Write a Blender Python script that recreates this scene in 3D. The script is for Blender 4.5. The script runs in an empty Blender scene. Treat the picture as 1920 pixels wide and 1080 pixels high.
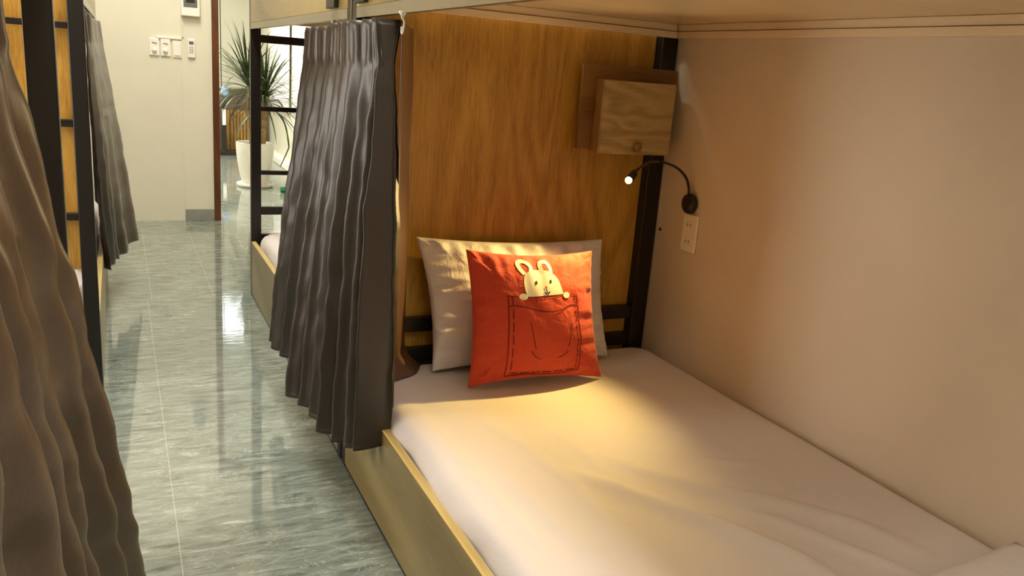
import bpy, bmesh, math, random
from mathutils import Vector, Matrix, noise
from mathutils.geometry import intersect_point_line
PI = math.pi
sc = bpy.context.scene
C = sc.collection
random.seed(7)

# ------------------------------------------------------------------ camera
cd = bpy.data.cameras.new('camera'); cam = bpy.data.objects.new('camera', cd); C.objects.link(cam)
cam.matrix_world = Matrix(((0.90483915, 0.04017435, -0.42385391, 0),
                           (-0.41918506, 0.25826301, -0.87039307, 0),
                           (0.07449831, 0.96523895, 0.25052697, 1.25),
                           (0, 0, 0, 1)))
cd.sensor_width = 36; cd.lens = 1546.913 / 1920 * 36; cd.clip_start = 0.02
sc.camera = cam

# ------------------------------------------------------------------ world, exposure
w = bpy.data.worlds.new('world'); sc.world = w; w.use_nodes = True
w.node_tree.nodes['Background'].inputs[0].default_value = (0.95, 0.97, 0.92, 1)
w.node_tree.nodes['Background'].inputs[1].default_value = 0.75
sc.view_settings.view_transform = 'Standard'; sc.view_settings.look = 'None'
sc.view_settings.exposure = 0.35; sc.view_settings.gamma = 1; sc.view_settings.use_curve_mapping = False

CEIL = 2.9
LAMPS = [  # x, y, z, size x, size y, strength, colour : ceiling light panels
    (0.26, -0.6, CEIL, 0.30, 1.2, 28, (1, 0.95, 0.84)),
    (0.26, 2.9, CEIL, 0.30, 1.2, 34, (1, 0.95, 0.84)),
    (0.26, 5.3, CEIL, 0.30, 1.2, 33, (1, 0.95, 0.84)),
    (0.10, 8.9, CEIL, 0.60, 1.6, 44, (1, 0.96, 0.90))]

# ------------------------------------------------------------------ materials
MATS = {}
def srgb(r, g, b):
    f = lambda c: (c / 255) / 12.92 if c <= 10 else (((c / 255) + 0.055) / 1.055) ** 2.4
    return (f(r), f(g), f(b), 1)
def new_mat(name):
    m = bpy.data.materials.new(name); m.use_nodes = True
    nt = m.node_tree; b = nt.nodes['Principled BSDF']
    return m, nt, b
def N(nt, typ, **kw):
    n = nt.nodes.new(typ)
    for k, v in kw.items(): setattr(n, k, v)
    return n
def ramp(nt, fac, stops):
    r = N(nt, 'ShaderNodeValToRGB'); e = r.color_ramp.elements
    while len(e) < len(stops): e.new(0.5)
    for i, (p, c) in enumerate(stops): e[i].position = p; e[i].color = c
    nt.links.new(fac, r.inputs[0]); return r.outputs[0]
def coords(nt, scale=(1, 1, 1), rot=(0, 0, 0), loc=(0, 0, 0)):
    t = N(nt, 'ShaderNodeNewGeometry'); m = N(nt, 'ShaderNodeMapping')
    m.inputs['Scale'].default_value = scale; m.inputs['Rotation'].default_value = rot; m.inputs['Location'].default_value = loc
    nt.links.new(t.outputs['Position'], m.inputs['Vector']); return m.outputs[0]
def noise_tex(nt, vec, scale, detail=4, rough=0.5, dist=0.0):
    n = N(nt, 'ShaderNodeTexNoise'); n.inputs['Scale'].default_value = scale; n.inputs['Detail'].default_value = detail
    n.inputs['Roughness'].default_value = rough; n.inputs['Distortion'].default_value = dist
    nt.links.new(vec, n.inputs['Vector']); return n.outputs['Fac']
def bump(nt, b, h, strength=0.2, dist=0.002):
    n = N(nt, 'ShaderNodeBump'); n.inputs['Strength'].default_value = strength; n.inputs['Distance'].default_value = dist
    nt.links.new(h, n.inputs['Height']); nt.links.new(n.outputs[0], b.inputs['Normal'])
def plain(name, col, rough=0.5, metal=0.0, coat=0.0, nscale=40, var=0.06, bstr=0.05):
    if name in MATS: return MATS[name]
    m, nt, b = new_mat(name)
    v = coords(nt); f = noise_tex(nt, v, nscale)
    lo = tuple(c * (1 - var) for c in col[:3]) + (1,); hi = tuple(min(1, c * (1 + var)) for c in col[:3]) + (1,)
    nt.links.new(ramp(nt, f, [(0.3, lo), (0.7, hi)]), b.inputs['Base Color'])
    b.inputs['Roughness'].default_value = rough; b.inputs['Metallic'].default_value = metal
    b.inputs['Coat Weight'].default_value = coat
    if bstr: bump(nt, b, f, bstr, 0.001)
    MATS[name] = m; return m
def wood(name, c1, c2, c3, axis='z', freq=1.0, rough=0.35, figure=0.5, coat=0.15):
    """streaked timber, grain along the given axis"""
    m, nt, b = new_mat(name)
    s = {'z': (1, 1, 0.07), 'y': (1, 0.07, 1), 'x': (0.07, 1, 1)}[axis]
    s2 = {'z': (1, 1, 0.22), 'y': (1, 0.22, 1), 'x': (0.22, 1, 1)}[axis]
    v = coords(nt, s); v2 = coords(nt, s2, loc=(3.1, 0.4, 1.7))
    fine = noise_tex(nt, v, 230 * freq, 5, 0.7)
    base = noise_tex(nt, v2, 4.2 * freq, 1.5, 0.4, 0.6)
    mu = N(nt, 'ShaderNodeMath', operation='MULTIPLY'); mu.inputs[1].default_value = 44
    nt.links.new(base, mu.inputs[0])
    si = N(nt, 'ShaderNodeMath', operation='SINE'); nt.links.new(mu.outputs[0], si.inputs[0])
    ab = N(nt, 'ShaderNodeMapRange'); ab.inputs[1].default_value = -1; ab.inputs[2].default_value = 1
    nt.links.new(si.outputs[0], ab.inputs[0])
    mx = N(nt, 'ShaderNodeMix'); mx.inputs[0].default_value = figure
    nt.links.new(fine, mx.inputs[2]); nt.links.new(ab.outputs[0], mx.inputs[3])
    col = ramp(nt, mx.outputs[0], [(0.30, c1), (0.5, c2), (0.68, c3)])
    nt.links.new(col, b.inputs['Base Color'])
    b.inputs['Roughness'].default_value = rough; b.inputs['Coat Weight'].default_value = coat; b.inputs['Coat Roughness'].default_value = 0.25
    bump(nt, b, fine, 0.12, 0.001)
    return m
def cloth(name, col, rough=0.85, sheen=0.3, wscale=900, var=0.05, crease=0.25, cscale=9):
    m, nt, b = new_mat(name)
    v = coords(nt); f = noise_tex(nt, v, cscale, 5, 0.6, 0.5); g = noise_tex(nt, v, wscale, 2)
    lo = tuple(c * (1 - var) for c in col[:3]) + (1,); hi = tuple(min(1, c * (1 + var)) for c in col[:3]) + (1,)
    nt.links.new(ramp(nt, g, [(0.3, lo), (0.7, hi)]), b.inputs['Base Color'])
    b.inputs['Roughness'].default_value = rough; b.inputs['Sheen Weight'].default_value = sheen
    a = N(nt, 'ShaderNodeMath', operation='MULTIPLY_ADD'); a.inputs[1].default_value = 0.02
    nt.links.new(g, a.inputs[0]); nt.links.new(f, a.inputs[2])
    bump(nt, b, a.outputs[0], crease, 0.02)
    return m

M_wall = plain('painted_wall', srgb(224, 207, 182), 0.6, nscale=6, var=0.02, bstr=0.03)
M_wallw = plain('painted_white_wall', srgb(220, 217, 197), 0.5, nscale=6, var=0.02, bstr=0.03)
M_ceil = plain('painted_ceiling', srgb(232, 230, 222), 0.8, nscale=8, var=0.02)
M_panel = wood('oak_laminate_golden', srgb(158, 112, 38), srgb(190, 142, 56), srgb(206, 158, 72), 'z', 0.9, 0.3, 0.16)
M_rail = wood('oak_laminate_pale', srgb(134, 114, 66), srgb(150, 130, 78), srgb(162, 142, 90), 'y', 0.5, 0.35, 0.35)
M_edge = wood('oak_edge_band', srgb(196, 168, 104), srgb(206, 180, 116), srgb(216, 190, 126), 'y', 0.6, 0.4, 0.2)
M_under = wood('cream_laminate', srgb(205, 180, 140), srgb(210, 186, 146), srgb(216, 192, 152), 'x', 0.3, 0.22, 0.2)
M_trim = wood('cream_trim', srgb(240, 216, 176), srgb(243, 220, 181), srgb(246, 224, 187), 'x', 0.3, 0.45, 0.2)
M_boxdoor = wood('oak_door_face', srgb(146, 120, 76), srgb(176, 150, 100), srgb(190, 164, 114), 'x', 2.2, 0.6, 0.22, 0.0)
M_boxback = wood('reddish_board', srgb(118, 82, 38), srgb(136, 97, 48), srgb(146, 106, 55), 'x', 0.6, 0.45, 0.3)
M_black = plain('black_powder_coat', srgb(20, 16, 14), 0.35, nscale=300, var=0.1, bstr=0.04)
M_gasket = plain('grey_gasket', srgb(170, 166, 150), 0.5)
M_alu = plain('dull_aluminium', srgb(170, 164, 140), 0.35, metal=0.7, nscale=60, var=0.05)
M_jamb = wood('varnished_jamb', srgb(76, 42, 16), srgb(90, 50, 20), srgb(100, 56, 24), 'z', 0.6, 0.3, 0.3, 0.4)
M_white = plain('white_plastic', srgb(236, 234, 224), 0.35, nscale=30, var=0.01, bstr=0)
M_ivory = plain('ivory_plastic', srgb(244, 234, 210), 0.35, nscale=30, var=0.01, bstr=0)
M_grey = plain('grey_plastic', srgb(104, 106, 104), 0.25, nscale=30, var=0.03, bstr=0)
M_dark = plain('dark_plastic', srgb(26, 24, 24), 0.4, nscale=30, var=0.03, bstr=0)
M_pot = plain('white_ceramic', srgb(228, 224, 212), 0.45, nscale=25, var=0.03)
M_soil = plain('soil', srgb(40, 30, 22), 0.95, nscale=80, var=0.3, bstr=0.6)
M_trunk = plain('pale_trunk', srgb(150, 122, 72), 0.8, nscale=50, var=0.25, bstr=0.5)
M_green = plain('green_rubber', srgb(24, 120, 70), 0.45)
M_sheet = cloth('white_sheet', srgb(226, 218, 214), 0.75, 0.15, crease=0.22, cscale=7)
M_pillow = cloth('white_pillowcase', srgb(226, 220, 220), 0.8, 0.2, crease=0.5, cscale=14)
M_orange = cloth('orange_cotton', srgb(206, 64, 34), 0.75, 0.25, crease=0.4, cscale=16)
M_print = cloth('print_dark_red', srgb(122, 26, 16), 0.85, 0, crease=0)
M_printw = cloth('print_cream', srgb(244, 238, 216), 0.85, 0.1, crease=0.1)
M_printk = plain('print_black', srgb(30, 20, 20), 0.8)
M_printo = plain('print_orange', srgb(220, 90, 50), 0.8)

def curtain_mat(name, col, hi, rough=0.36):
    m, nt, b = new_mat(name)
    v = coords(nt, (1, 1, 0.06)); f = noise_tex(nt, v, 700, 3, 0.7)
    v2 = coords(nt); g = noise_tex(nt, v2, 26, 4, 0.6, 0.6)
    nt.links.new(ramp(nt, f, [(0.3, col), (0.7, hi)]), b.inputs['Base Color'])
    b.inputs['Roughness'].default_value = rough
    b.inputs['Specular IOR Level'].default_value = 0.4
    b.inputs['Coat Weight'].default_value = 0.8; b.inputs['Coat Roughness'].default_value = 0.37; b.inputs['Coat IOR'].default_value = 1.55; b.inputs['Coat Tint'].default_value = (1, 0.93, 0.82, 1)
    a = N(nt, 'ShaderNodeMath', operation='MULTIPLY_ADD'); a.inputs[1].default_value = 0.06
    nt.links.new(f, a.inputs[0]); nt.links.new(g, a.inputs[2])
    bump(nt, b, a.outputs[0], 0.22, 0.008)
    return m
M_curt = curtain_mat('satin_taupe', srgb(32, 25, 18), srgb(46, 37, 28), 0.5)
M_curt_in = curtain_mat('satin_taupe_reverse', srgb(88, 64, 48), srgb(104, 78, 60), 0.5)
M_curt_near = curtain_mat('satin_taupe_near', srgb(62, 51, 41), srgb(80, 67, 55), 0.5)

def floor_mat():
    m, nt, b = new_mat('grey_marble_tile')
    v = coords(nt, (1.0, 4.6, 1))
    f = noise_tex(nt, v, 8.0, 9, 0.66, 0.8)
    col = ramp(nt, f, [(0.30, srgb(90, 96, 88)), (0.46, srgb(122, 131, 122)), (0.58, srgb(140, 150, 141)), (0.74, srgb(180, 187, 178))])
    # white cracks
    v2 = coords(nt, (1.0, 2.0, 1)); n2 = noise_tex(nt, v2, 8.5, 6, 0.6, 1.6)
    s = N(nt, 'ShaderNodeMath', operation='SUBTRACT'); s.inputs[1].default_value = 0.5; nt.links.new(n2, s.inputs[0])
    a = N(nt, 'ShaderNodeMath', operation='ABSOLUTE'); nt.links.new(s.outputs[0], a.inputs[0])
    vein = ramp(nt, a.outputs[0], [(0.0, (1, 1, 1, 1)), (0.014, (0, 0, 0, 1))])
    n3 = noise_tex(nt, coords(nt, (1, 1, 1), loc=(5, 2, 0)), 2.2, 2)
    gate = ramp(nt, n3, [(0.42, (0, 0, 0, 1)), (0.55, (0.55, 0.55, 0.55, 1))])
    mu = N(nt, 'ShaderNodeMath', operation='MULTIPLY'); nt.links.new(vein, mu.inputs[0]); nt.links.new(gate, mu.inputs[1])
    mx = N(nt, 'ShaderNodeMix', data_type='RGBA'); nt.links.new(mu.outputs[0], mx.inputs[0]); nt.links.new(col, mx.inputs[6]); mx.inputs[7].default_value = srgb(205, 208, 198)
    # grout: two tile rows with different joints, the change at y = 4.42
    pos = N(nt, 'ShaderNodeNewGeometry'); sx = N(nt, 'ShaderNodeSeparateXYZ'); nt.links.new(pos.outputs['Position'], sx.inputs[0])
    def M(op, a_, b_=None, c_=None):
        n = N(nt, 'ShaderNodeMath', operation=op)
        for i, q in enumerate((a_, b_, c_)):
            if q is None: continue
            if isinstance(q, (int, float)): n.inputs[i].default_value = q
            else: nt.links.new(q, n.inputs[i])
        return n.outputs[0]
    X, Y = sx.outputs[0], sx.outputs[1]
    def joint(coord, off, period, half):
        fr = M('PINGPONG', M('SUBTRACT', coord, off), period / 2)
        return M('LESS_THAN', fr, half)
    far = M('GREATER_THAN', Y, 4.42)
    jx = M('ADD', M('MULTIPLY', joint(X, 0.12, 0.3, 0.0011), far), M('MULTIPLY', joint(X, 0.10, 0.6, 0.0011), M('SUBTRACT', 1.0, far)))
    j = M('MAXIMUM', jx, joint(Y, 4.42, 1.2, 0.0013))
    mg = N(nt, 'ShaderNodeMix', data_type='RGBA'); nt.links.new(M('MULTIPLY', j, 0.45), mg.inputs[0]); nt.links.new(mx.outputs[2], mg.inputs[6]); mg.inputs[7].default_value = srgb(214, 214, 200)
    nt.links.new(mg.outputs[2], b.inputs['Base Color'])
    b.inputs['Roughness'].default_value = 0.035
    b.inputs['Specular IOR Level'].default_value = 1.0; b.inputs['IOR'].default_value = 1.65
    bump(nt, b, noise_tex(nt, coords(nt, (1, 5, 1)), 7, 3), 0.06, 0.006)
    return m
M_floor = floor_mat()
M_base = plain('grey_tile_skirting', srgb(140, 142, 134), 0.3, nscale=14, var=0.15)
def leaf_mat():
    m, nt, b = new_mat('dracaena_leaf')
    f = noise_tex(nt, coords(nt), 9, 2)
    nt.links.new(ramp(nt, f, [(0.35, srgb(34, 46, 22)), (0.55, srgb(62, 78, 34)), (0.7, srgb(112, 130, 58))]), b.inputs['Base Color'])
    b.inputs['Roughness'].default_value = 0.4
    return m
M_leaf = leaf_mat()
def emit(name, col, s):
    m, nt, b = new_mat(name)
    b.inputs['Base Color'].default_value = (*col, 1); b.inputs['Emission Color'].default_value = (*col, 1); b.inputs['Emission Strength'].default_value = s
    return m

# ------------------------------------------------------------------ helpers
def wloc(o):
    v = Vector((0, 0, 0))
    while o: v += o.location; o = o.parent
    return v
def obj(name, bm, mat, parent=None, smooth=False, label=None, bev=0, mat2=None, solid=0):
    """link a bmesh given in world metres as one mesh object (child of parent if given)"""
    if parent is not None: bmesh.ops.translate(bm, vec=-wloc(parent), verts=bm.verts)
    bmesh.ops.recalc_face_normals(bm, faces=bm.faces)
    me = bpy.data.meshes.new(name); bm.to_mesh(me); bm.free()
    me.materials.append(mat)
    if mat2: me.materials.append(mat2)
    if smooth:
        for p in me.polygons: p.use_smooth = True
    o = bpy.data.objects.new(name, me); C.objects.link(o)
    if parent is not None: o.parent = parent
    if label: o['label'] = label
    if bev:
        b = o.modifiers.new('bevel', 'BEVEL'); b.width = bev; b.segments = 2; b.limit_method = 'ANGLE'
    if solid:
        s = o.modifiers.new('solid', 'SOLIDIFY'); s.thickness = solid; s.offset = 0
    return o
def thing(name, label, cat, loc, group=None):
    o = bpy.data.objects.new(name, None); C.objects.link(o); o.location = loc; o.empty_display_size = 0.1
    o['label'] = label; o['category'] = cat
    if group: o['group'] = group
    return o
def tag(o, label, cat, group=None):
    o['label'] = label; o['category'] = cat
    if group: o['group'] = group
    return o
def struct(name, bm, mat, **kw):
    o = obj(name, bm, mat, **kw); o['kind'] = 'structure'; return o
def box(bm, x0, y0, z0, x1, y1, z1):
    vs = [bm.verts.new(p) for p in ((x0, y0, z0), (x1, y0, z0), (x1, y1, z0), (x0, y1, z0), (x0, y0, z1), (x1, y0, z1), (x1, y1, z1), (x0, y1, z1))]
    for f in ((0, 3, 2, 1), (4, 5, 6, 7), (0, 1, 5, 4), (1, 2, 6, 5), (2, 3, 7, 6), (3, 0, 4, 7)): bm.faces.new([vs[i] for i in f])
    return bm
def bx(*a): return box(bmesh.new(), *a)
def tube(bm, pts, r, seg=12, cap=True):
    pts = [Vector(p) for p in pts]; rings = []
    rr = r if isinstance(r, (list, tuple)) else [r] * len(pts)
    up = Vector((0, 0, 1))
    for i, p in enumerate(pts):
        t = (pts[min(i + 1, len(pts) - 1)] - pts[max(i - 1, 0)]).normalized()
        a = t.cross(up)
        if a.length < 0.1: a = t.cross(Vector((1, 0, 0)))
        a.normalize(); b = t.cross(a); b.normalize()
        rings.append([bm.verts.new(p + (a * math.cos(2 * PI * k / seg) + b * math.sin(2 * PI * k / seg)) * rr[i]) for k in range(seg)])
    for i in range(len(rings) - 1):
        for k in range(seg): bm.faces.new((rings[i][k], rings[i][(k + 1) % seg], rings[i + 1][(k + 1) % seg], rings[i + 1][k]))
    if cap: bm.faces.new(rings[0][::-1]); bm.faces.new(rings[-1])
    return bm
def lathe(bm, c, prof, seg=40, axis='z'):
    """prof: list of (radius, height)"""
    c = Vector(c); rings = []
    for r, h in prof:
        ring = []
        for k in range(seg):
            a = 2 * PI * k / seg; u, v = r * math.cos(a), r * math.sin(a)
            p = {'z': (u, v, h), 'x': (h, u, v), 'y': (u, h, v)}[axis]
            ring.append(bm.verts.new(c + Vector(p)))
        rings.append(ring)
    for i in range(len(rings) - 1):
        for k in range(seg): bm.faces.new((rings[i][k], rings[i][(k + 1) % seg], rings[i + 1][(k + 1) % seg], rings[i + 1][k]))
    bm.faces.new(rings[0][::-1]); bm.faces.new(rings[-1])
    return bm
def smoothpath(pts, n):
    pts = [Vector(p) for p in pts]; out = []
    m = len(pts) - 1
    for i in range(n + 1):
        s = i / n * m; k = min(int(s), m - 1); t = s - k
        p0 = pts[max(k - 1, 0)]; p1 = pts[k]; p2 = pts[k + 1]; p3 = pts[min(k + 2, m)]
        out.append(0.5 * ((2 * p1) + (p2 - p0) * t + (2 * p0 - 5 * p1 + 4 * p2 - p3) * t * t + (3 * p1 - p0 - 3 * p2 + p3) * t ** 3))
    return out
nz = lambda x, y, z=0.0: noise.noise(Vector((x, y, z)))

# ------------------------------------------------------------------ the room
XL, XR, YB = -1.25, 1.70, 6.58
struct('floor', bx(-1.6, -2.0, -0.08, 4.2, 12.5, 0.0), M_floor)
struct('ceiling', bx(-1.6, -2.0, CEIL, 4.2, 12.5, CEIL + 0.08), M_ceil)
struct('wall_right', bx(XR, -2.0, 0, XR + 0.1, YB + 0.16, CEIL), M_wall)
struct('wall_left', bx(XL - 0.1, -2.0, 0, XL, YB + 0.02, CEIL), M_wall)
bm = bmesh.new()
box(bm, XL, YB, 0, 0.43, YB + 0.16, CEIL); box(bm, 0.4299, YB - 0.008, 0, 0.636, YB + 0.16, CEIL)
box(bm, 0.636, YB, 2.15, 1.70, YB + 0.16, CEIL); box(bm, 1.66, YB, 0, 1.70, YB + 0.16, 2.15)
struct('wall_back', bm, M_wallw)
struct('wall_front', bx(XL - 0.1, -2.1, 0, XR + 0.1, -2.0, CEIL), M_wall)
struct('baseboard_back', bx(0.431, YB - 0.02, 0, 0.636, YB - 0.008, 0.088), M_base, bev=0.002)
bm = bmesh.new()
box(bm, 0.636, YB - 0.02, 0, 0.684, YB + 0.18, 2.15); box(bm, 0.684, YB - 0.02, 2.10, 1.62, YB + 0.18, 2.15); box(bm, 1.62, YB - 0.02, 0, 1.66, YB + 0.18, 2.15)
struct('door_1', bm, M_jamb, bev=0.003)
# room beyond the doorway
struct('wall_far_right', bx(1.82, YB + 0.16, 0, 1.92, 12.3, CEIL), M_wallw)
struct('wall_far', bx(-1.0, 12.3, 0, 1.92, 12.4, CEIL), M_wallw)
struct('wall_far_left', bx(-1.1, YB + 0.16, 0, -1.0, 12.4, CEIL), M_wallw)
struct('trim_1', bx(1.70, 7.2, 0, 1.8195, 11.4, 0.075), M_pot, bev=0.01)        # low white kerb along the far wall

bm = bmesh.new()
for a in ((1.18, 12.27, 2.20, 1.62, 12.299, 2.25), (1.18, 12.27, 2.83, 1.62, 12.299, 2.88), (1.18, 12.27, 2.25, 1.23, 12.299, 2.83), (1.57, 12.27, 2.25, 1.62, 12.299, 2.83)): box(bm, *a)
wf = struct('window_1', bm, M_white)
obj('pane', bx(1.2301, 12.28, 2.2501, 1.5699, 12.285, 2.8299), emit('daylight_pane', (0.92, 0.97, 1.0), 3.0), wf)

# ------------------------------------------------------------------ ceiling lights
for i, (x, y, z, sx, sy, s, col) in enumerate(LAMPS):
    t = thing('ceiling_light', ['slim white ceiling light panel above the aisle, nearest the bunk with the orange cushion',
                                'slim white ceiling light panel above the middle of the aisle',
                                'slim white ceiling light panel above the aisle near the doorway',
                                'wide white ceiling light panel in the room with the potted plant'][i], 'light', (x, y, z))
    obj('housing', bx(x - sx / 2 - 0.02, y - sy / 2 - 0.02, z - 0.035, x + sx / 2 + 0.02, y + sy / 2 + 0.02, z - 0.001), M_white, t)
    obj('diffuser', bx(x - sx / 2, y - sy / 2, z - 0.041, x + sx / 2, y + sy / 2, z - 0.036), emit('light_panel_%d' % i, col, s), t)

t = thing('added_fill_light', 'added tall white fill light, out of view on the left wall between the two bunks across the aisle', 'light', (XL + 0.001, 2.5, 0.5))  # added fill light, out of view: satin highlights on the curtains, lifts the right wall
obj('housing', bx(XL + 0.001, 2.22, 0.50, XL + 0.03, 2.78, 2.03), M_white, t)
obj('diffuser', bx(XL + 0.031, 2.25, 0.53, XL + 0.036, 2.75, 2.00), emit('added_fill_light_panel', (1.0, 0.96, 0.90), 6.5), t)

# ------------------------------------------------------------------ bunk beds
PW = 0.042
def post(x, y, w, d, t, z0=0.0, z1=2.25): return obj('post', bx(x, y, z0, x + w, y + d, z1), M_black, t, bev=0.003)

def side_parts(t, xo, sgn, y0, y1):
    """aisle side: wooden side rail, upper guard board, curtain track; xo is the aisle face, sgn the inward direction"""
    r = obj('side_rail', bx(min(xo, xo + sgn * 0.022), y0, 0.012, max(xo, xo + sgn * 0.022), y1, 0.296), M_rail, t, bev=0.001)
    obj('edge_band', bx(min(xo, xo + sgn * 0.022), y0, 0.2965, max(xo, xo + sgn * 0.022), y1, 0.2985), M_edge, r)
    obj('bottom_strip', bx(min(xo + sgn * .002, xo + sgn * 0.02), y0, 0.0, max(xo + sgn * .002, xo + sgn * 0.02), y1, 0.0115), M_black, t)
    obj('upper_guard_board', bx(min(xo, xo + sgn * 0.022), y0, 1.397, max(xo, xo + sgn * 0.022), y1, 1.74), M_rail, t, bev=0.001)
    bm = bmesh.new()
    for a, b_, c, d in ((0.0, 0.05, 1.388, 1.3965), (0.0, 0.004, 1.368, 1.388), (0.012, 0.016, 1.374, 1.388), (0.036, 0.040, 1.374, 1.388), (0.012, 0.022, 1.372, 1.3745), (0.030, 0.040, 1.372, 1.3745)):
        box(bm, min(xo + sgn * a, xo + sgn * b_), y0, c, max(xo + sgn * a, xo + sgn * b_), y1, d)
    obj('curtain_track', bm, M_alu, t)

def sheet_mattress(name, label, x0, x1, y0, y1, z0, z1, ridges, step, seed, r=0.05, group=None):
    t = thing(name, label, 'mattress', ((x0 + x1) / 2, (y0 + y1) / 2, z0), group)
    core = obj('mattress_core', bx(x0 + .03, y0 + .03, z0, x1 - .03, y1 - .03, z1 - .05), M_sheet, t)
    bm = bmesh.new()
    nx = int((x1 - x0) / step); ny = int((y1 - y0) / step); nh = 10
    cx, cy = (x0 + x1) / 2, (y0 + y1) / 2; cache = {}
    def V(x, y, z):
        k = (round(x, 5), round(y, 5), round(z, 5))
        if k in cache: return cache[k]
        p = Vector((x, y, z)); rp = 0.09
        # rounded: plan corners then edge
        q = Vector((min(max(x, x0 + rp), x1 - rp), min(max(y, y0 + rp), y1 - rp), 0)); d = Vector((x, y, 0)) - q
        m = max(abs(d.x), abs(d.y)); dl = d.length
        if m > 0 and dl > 0: d = d * (m / dl)
        inset = rp - m   # distance to outer wall
        px, py = q.x + d.x, q.y + d.y
        zi = min(z, z1 - r); dz = z - zi
        rad = d.copy()
        if inset < r:
            e = r - inset; m2 = max(e, dz); l2 = math.hypot(e, dz)
            if l2 > 0 and dl > 0:
                f = m2 / l2; e2, dz2 = e * f, dz * f
                dn = d.normalized() if d.length else Vector((0, 0, 0))
                px, py = px - dn.x * (e - e2), py - dn.y * (e - e2); z = zi + dz2
        p = Vector((px, py, z))
        top = max(0.0, min(1.0, (z - (z1 - r)) / r)) if r else 1
        p.z += top * (0.0035 * nz(x * 3 + seed, y * 3) + 0.0018 * nz(x * 9, y * 5 + seed))
        for pts, hgt, wd in ridges:
            best = 9; tt = 0; L = len(pts) - 1
            for i in range(L):
                a, b_ = Vector(pts[i]), Vector(pts[i + 1])
                c_, f_ = intersect_point_line(Vector((x, y)), a, b_); f_ = max(0, min(1, f_)); c_ = a + (b_ - a) * f_
                dd = (Vector((x, y)) - c_).length
                if dd < best: best = dd; tt = (i + f_) / L; side = (b_ - a).cross(Vector((x, y)) - a)
            if best < wd * 4:
                g = math.exp(-(best / wd) ** 2) if side > 0 else math.exp(-(best / (wd * 1.9)) ** 2)
                p.z += top * 1.7 * hgt * g * math.sin(PI * min(1, max(0.0, tt))) ** 0.6
        # side undulation, the sheet hangs a little loose
        sidew = 1 - top
        wv = sidew * (0.010 * nz(y * 3.5 + seed, z * 4, 3) + 0.006 * nz(y * 9, z * 14 + y * 3, 5))
        if abs(x - x0) < 1e-4: p.x += wv - sidew * 0.004 * (z1 - z) / 0.1
        if abs(y - y1) < 1e-4: p.y -= abs(wv)
        v = bm.verts.new(p); cache[k] = v; return v
    X = [x0 + (x1 - x0) * i / nx for i in range(nx + 1)]; Y = [y0 + (y1 - y0) * i / ny for i in range(ny + 1)]; Z = [z0 + (z1 - z0) * i / nh for i in range(nh + 1)]
    for i in range(nx):
        for j in range(ny): bm.faces.new((V(X[i], Y[j], z1), V(X[i + 1], Y[j], z1), V(X[i + 1], Y[j + 1], z1), V(X[i], Y[j + 1], z1)))
    for k in range(nh):
        for i in range(nx):
            for yy in (y0, y1): bm.faces.new((V(X[i], yy, Z[k]), V(X[i + 1], yy, Z[k]), V(X[i + 1], yy, Z[k + 1]), V(X[i], yy, Z[k + 1])))
        for j in range(ny):
            for xx in (x0, x1): bm.faces.new((V(xx, Y[j], Z[k]), V(xx, Y[j + 1], Z[k]), V(xx, Y[j + 1], Z[k + 1]), V(xx, Y[j], Z[k + 1])))
    s = obj('fitted_sheet', bm, M_sheet, t, smooth=True)
    return t

XO = 0.609
# --- the near bunk on the right
A = thing('bunk_bed', 'black steel bunk bed with oak headboard, holding the orange cushion', 'bunk bed', (1.15, 1.3, 0))
for x, wd in ((XO, PW), (1.636, 0.06)):
    post(x, 2.368, wd, PW, A)
    post(x, 0.22, wd, PW, A)
for z0, z1 in ((0.436, 0.480), (0.335, 0.379), (1.30, 1.34)):
    obj('crossbar', bx(XO + PW, 2.373, z0, 1.636, 2.405, z1), M_black, A, bev=0.002) if z0 < 1.2 else None
obj('headboard', bx(XO + 0.044, 2.408, 0.20, 1.69, 2.418, 1.445), M_panel, A)
side_parts(A, XO, 1, 0.264, 2.366)
obj('upper_bed_base', bx(XO + 0.05, 0.264, 1.447, 1.698, 2.366, 1.465), M_under, A)
obj('bed_slat_base', bx(XO + 0.024, 0.264, 0.17, 1.698, 2.366, 0.188), M_rail, A)
for z0, z1 in ((1.4035, 1.4235), (1.4255, 1.4465)):
    off = 0.0 if z0 < 1.42 else 0.004
    obj('head_trim', bx(0.70, 2.345 + off, z0, 1.672, 2.368, z1), M_trim, A, bev=0.001)
    obj('wall_trim', bx(1.676 + off, 0.264, z0, 1.698, 2.400, z1), M_trim, A, bev=0.001)
obj('trim_gap', bx(0.72, 2.352, 1.4236, 1.67, 2.367, 1.4254), M_black, A)
obj('bracket', bx(XO - 0.012, 2.245, 1.404, XO - 0.0005, 2.345, 1.60), M_black, A, bev=0.002)
# --- the second bunk on the right, with the ladder end
B = thing('bunk_bed', 'black steel bunk bed with rungs at its open end, behind the hanging dark curtain', 'bunk bed', (1.15, 3.4, 0))
for y in (2.425, 4.41):
    post(XO, y, 0.05 if y > 4 else PW, PW, B); post(1.636, y, 0.06, PW, B)
side_parts(B, XO, 1, 2.469, 4.408)
obj('gasket', bx(XO - 0.001, 2.4175, 0.30, XO + 0.02, 2.4235, 1.74), M_rail, B)
for z0, z1, dd in ((1.307, 1.345, 0), (0.972, 0.996, 0), (0.648, 0.670, 0), (0.438, 0.480, 0), (0.30, 0.335, 0)):
    obj('rung', bx(XO + 0.05, 4.418, z0, 1.636, 4.444, z1), M_black, B, bev=0.002)
obj('upper_bed_base', bx(XO + 0.05, 2.469, 1.447, 1.698, 4.408, 1.465), M_under, B)
obj('bed_slat_base', bx(XO + 0.024, 2.469, 0.17, 1.698, 4.408, 0.188), M_rail, B)
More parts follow.
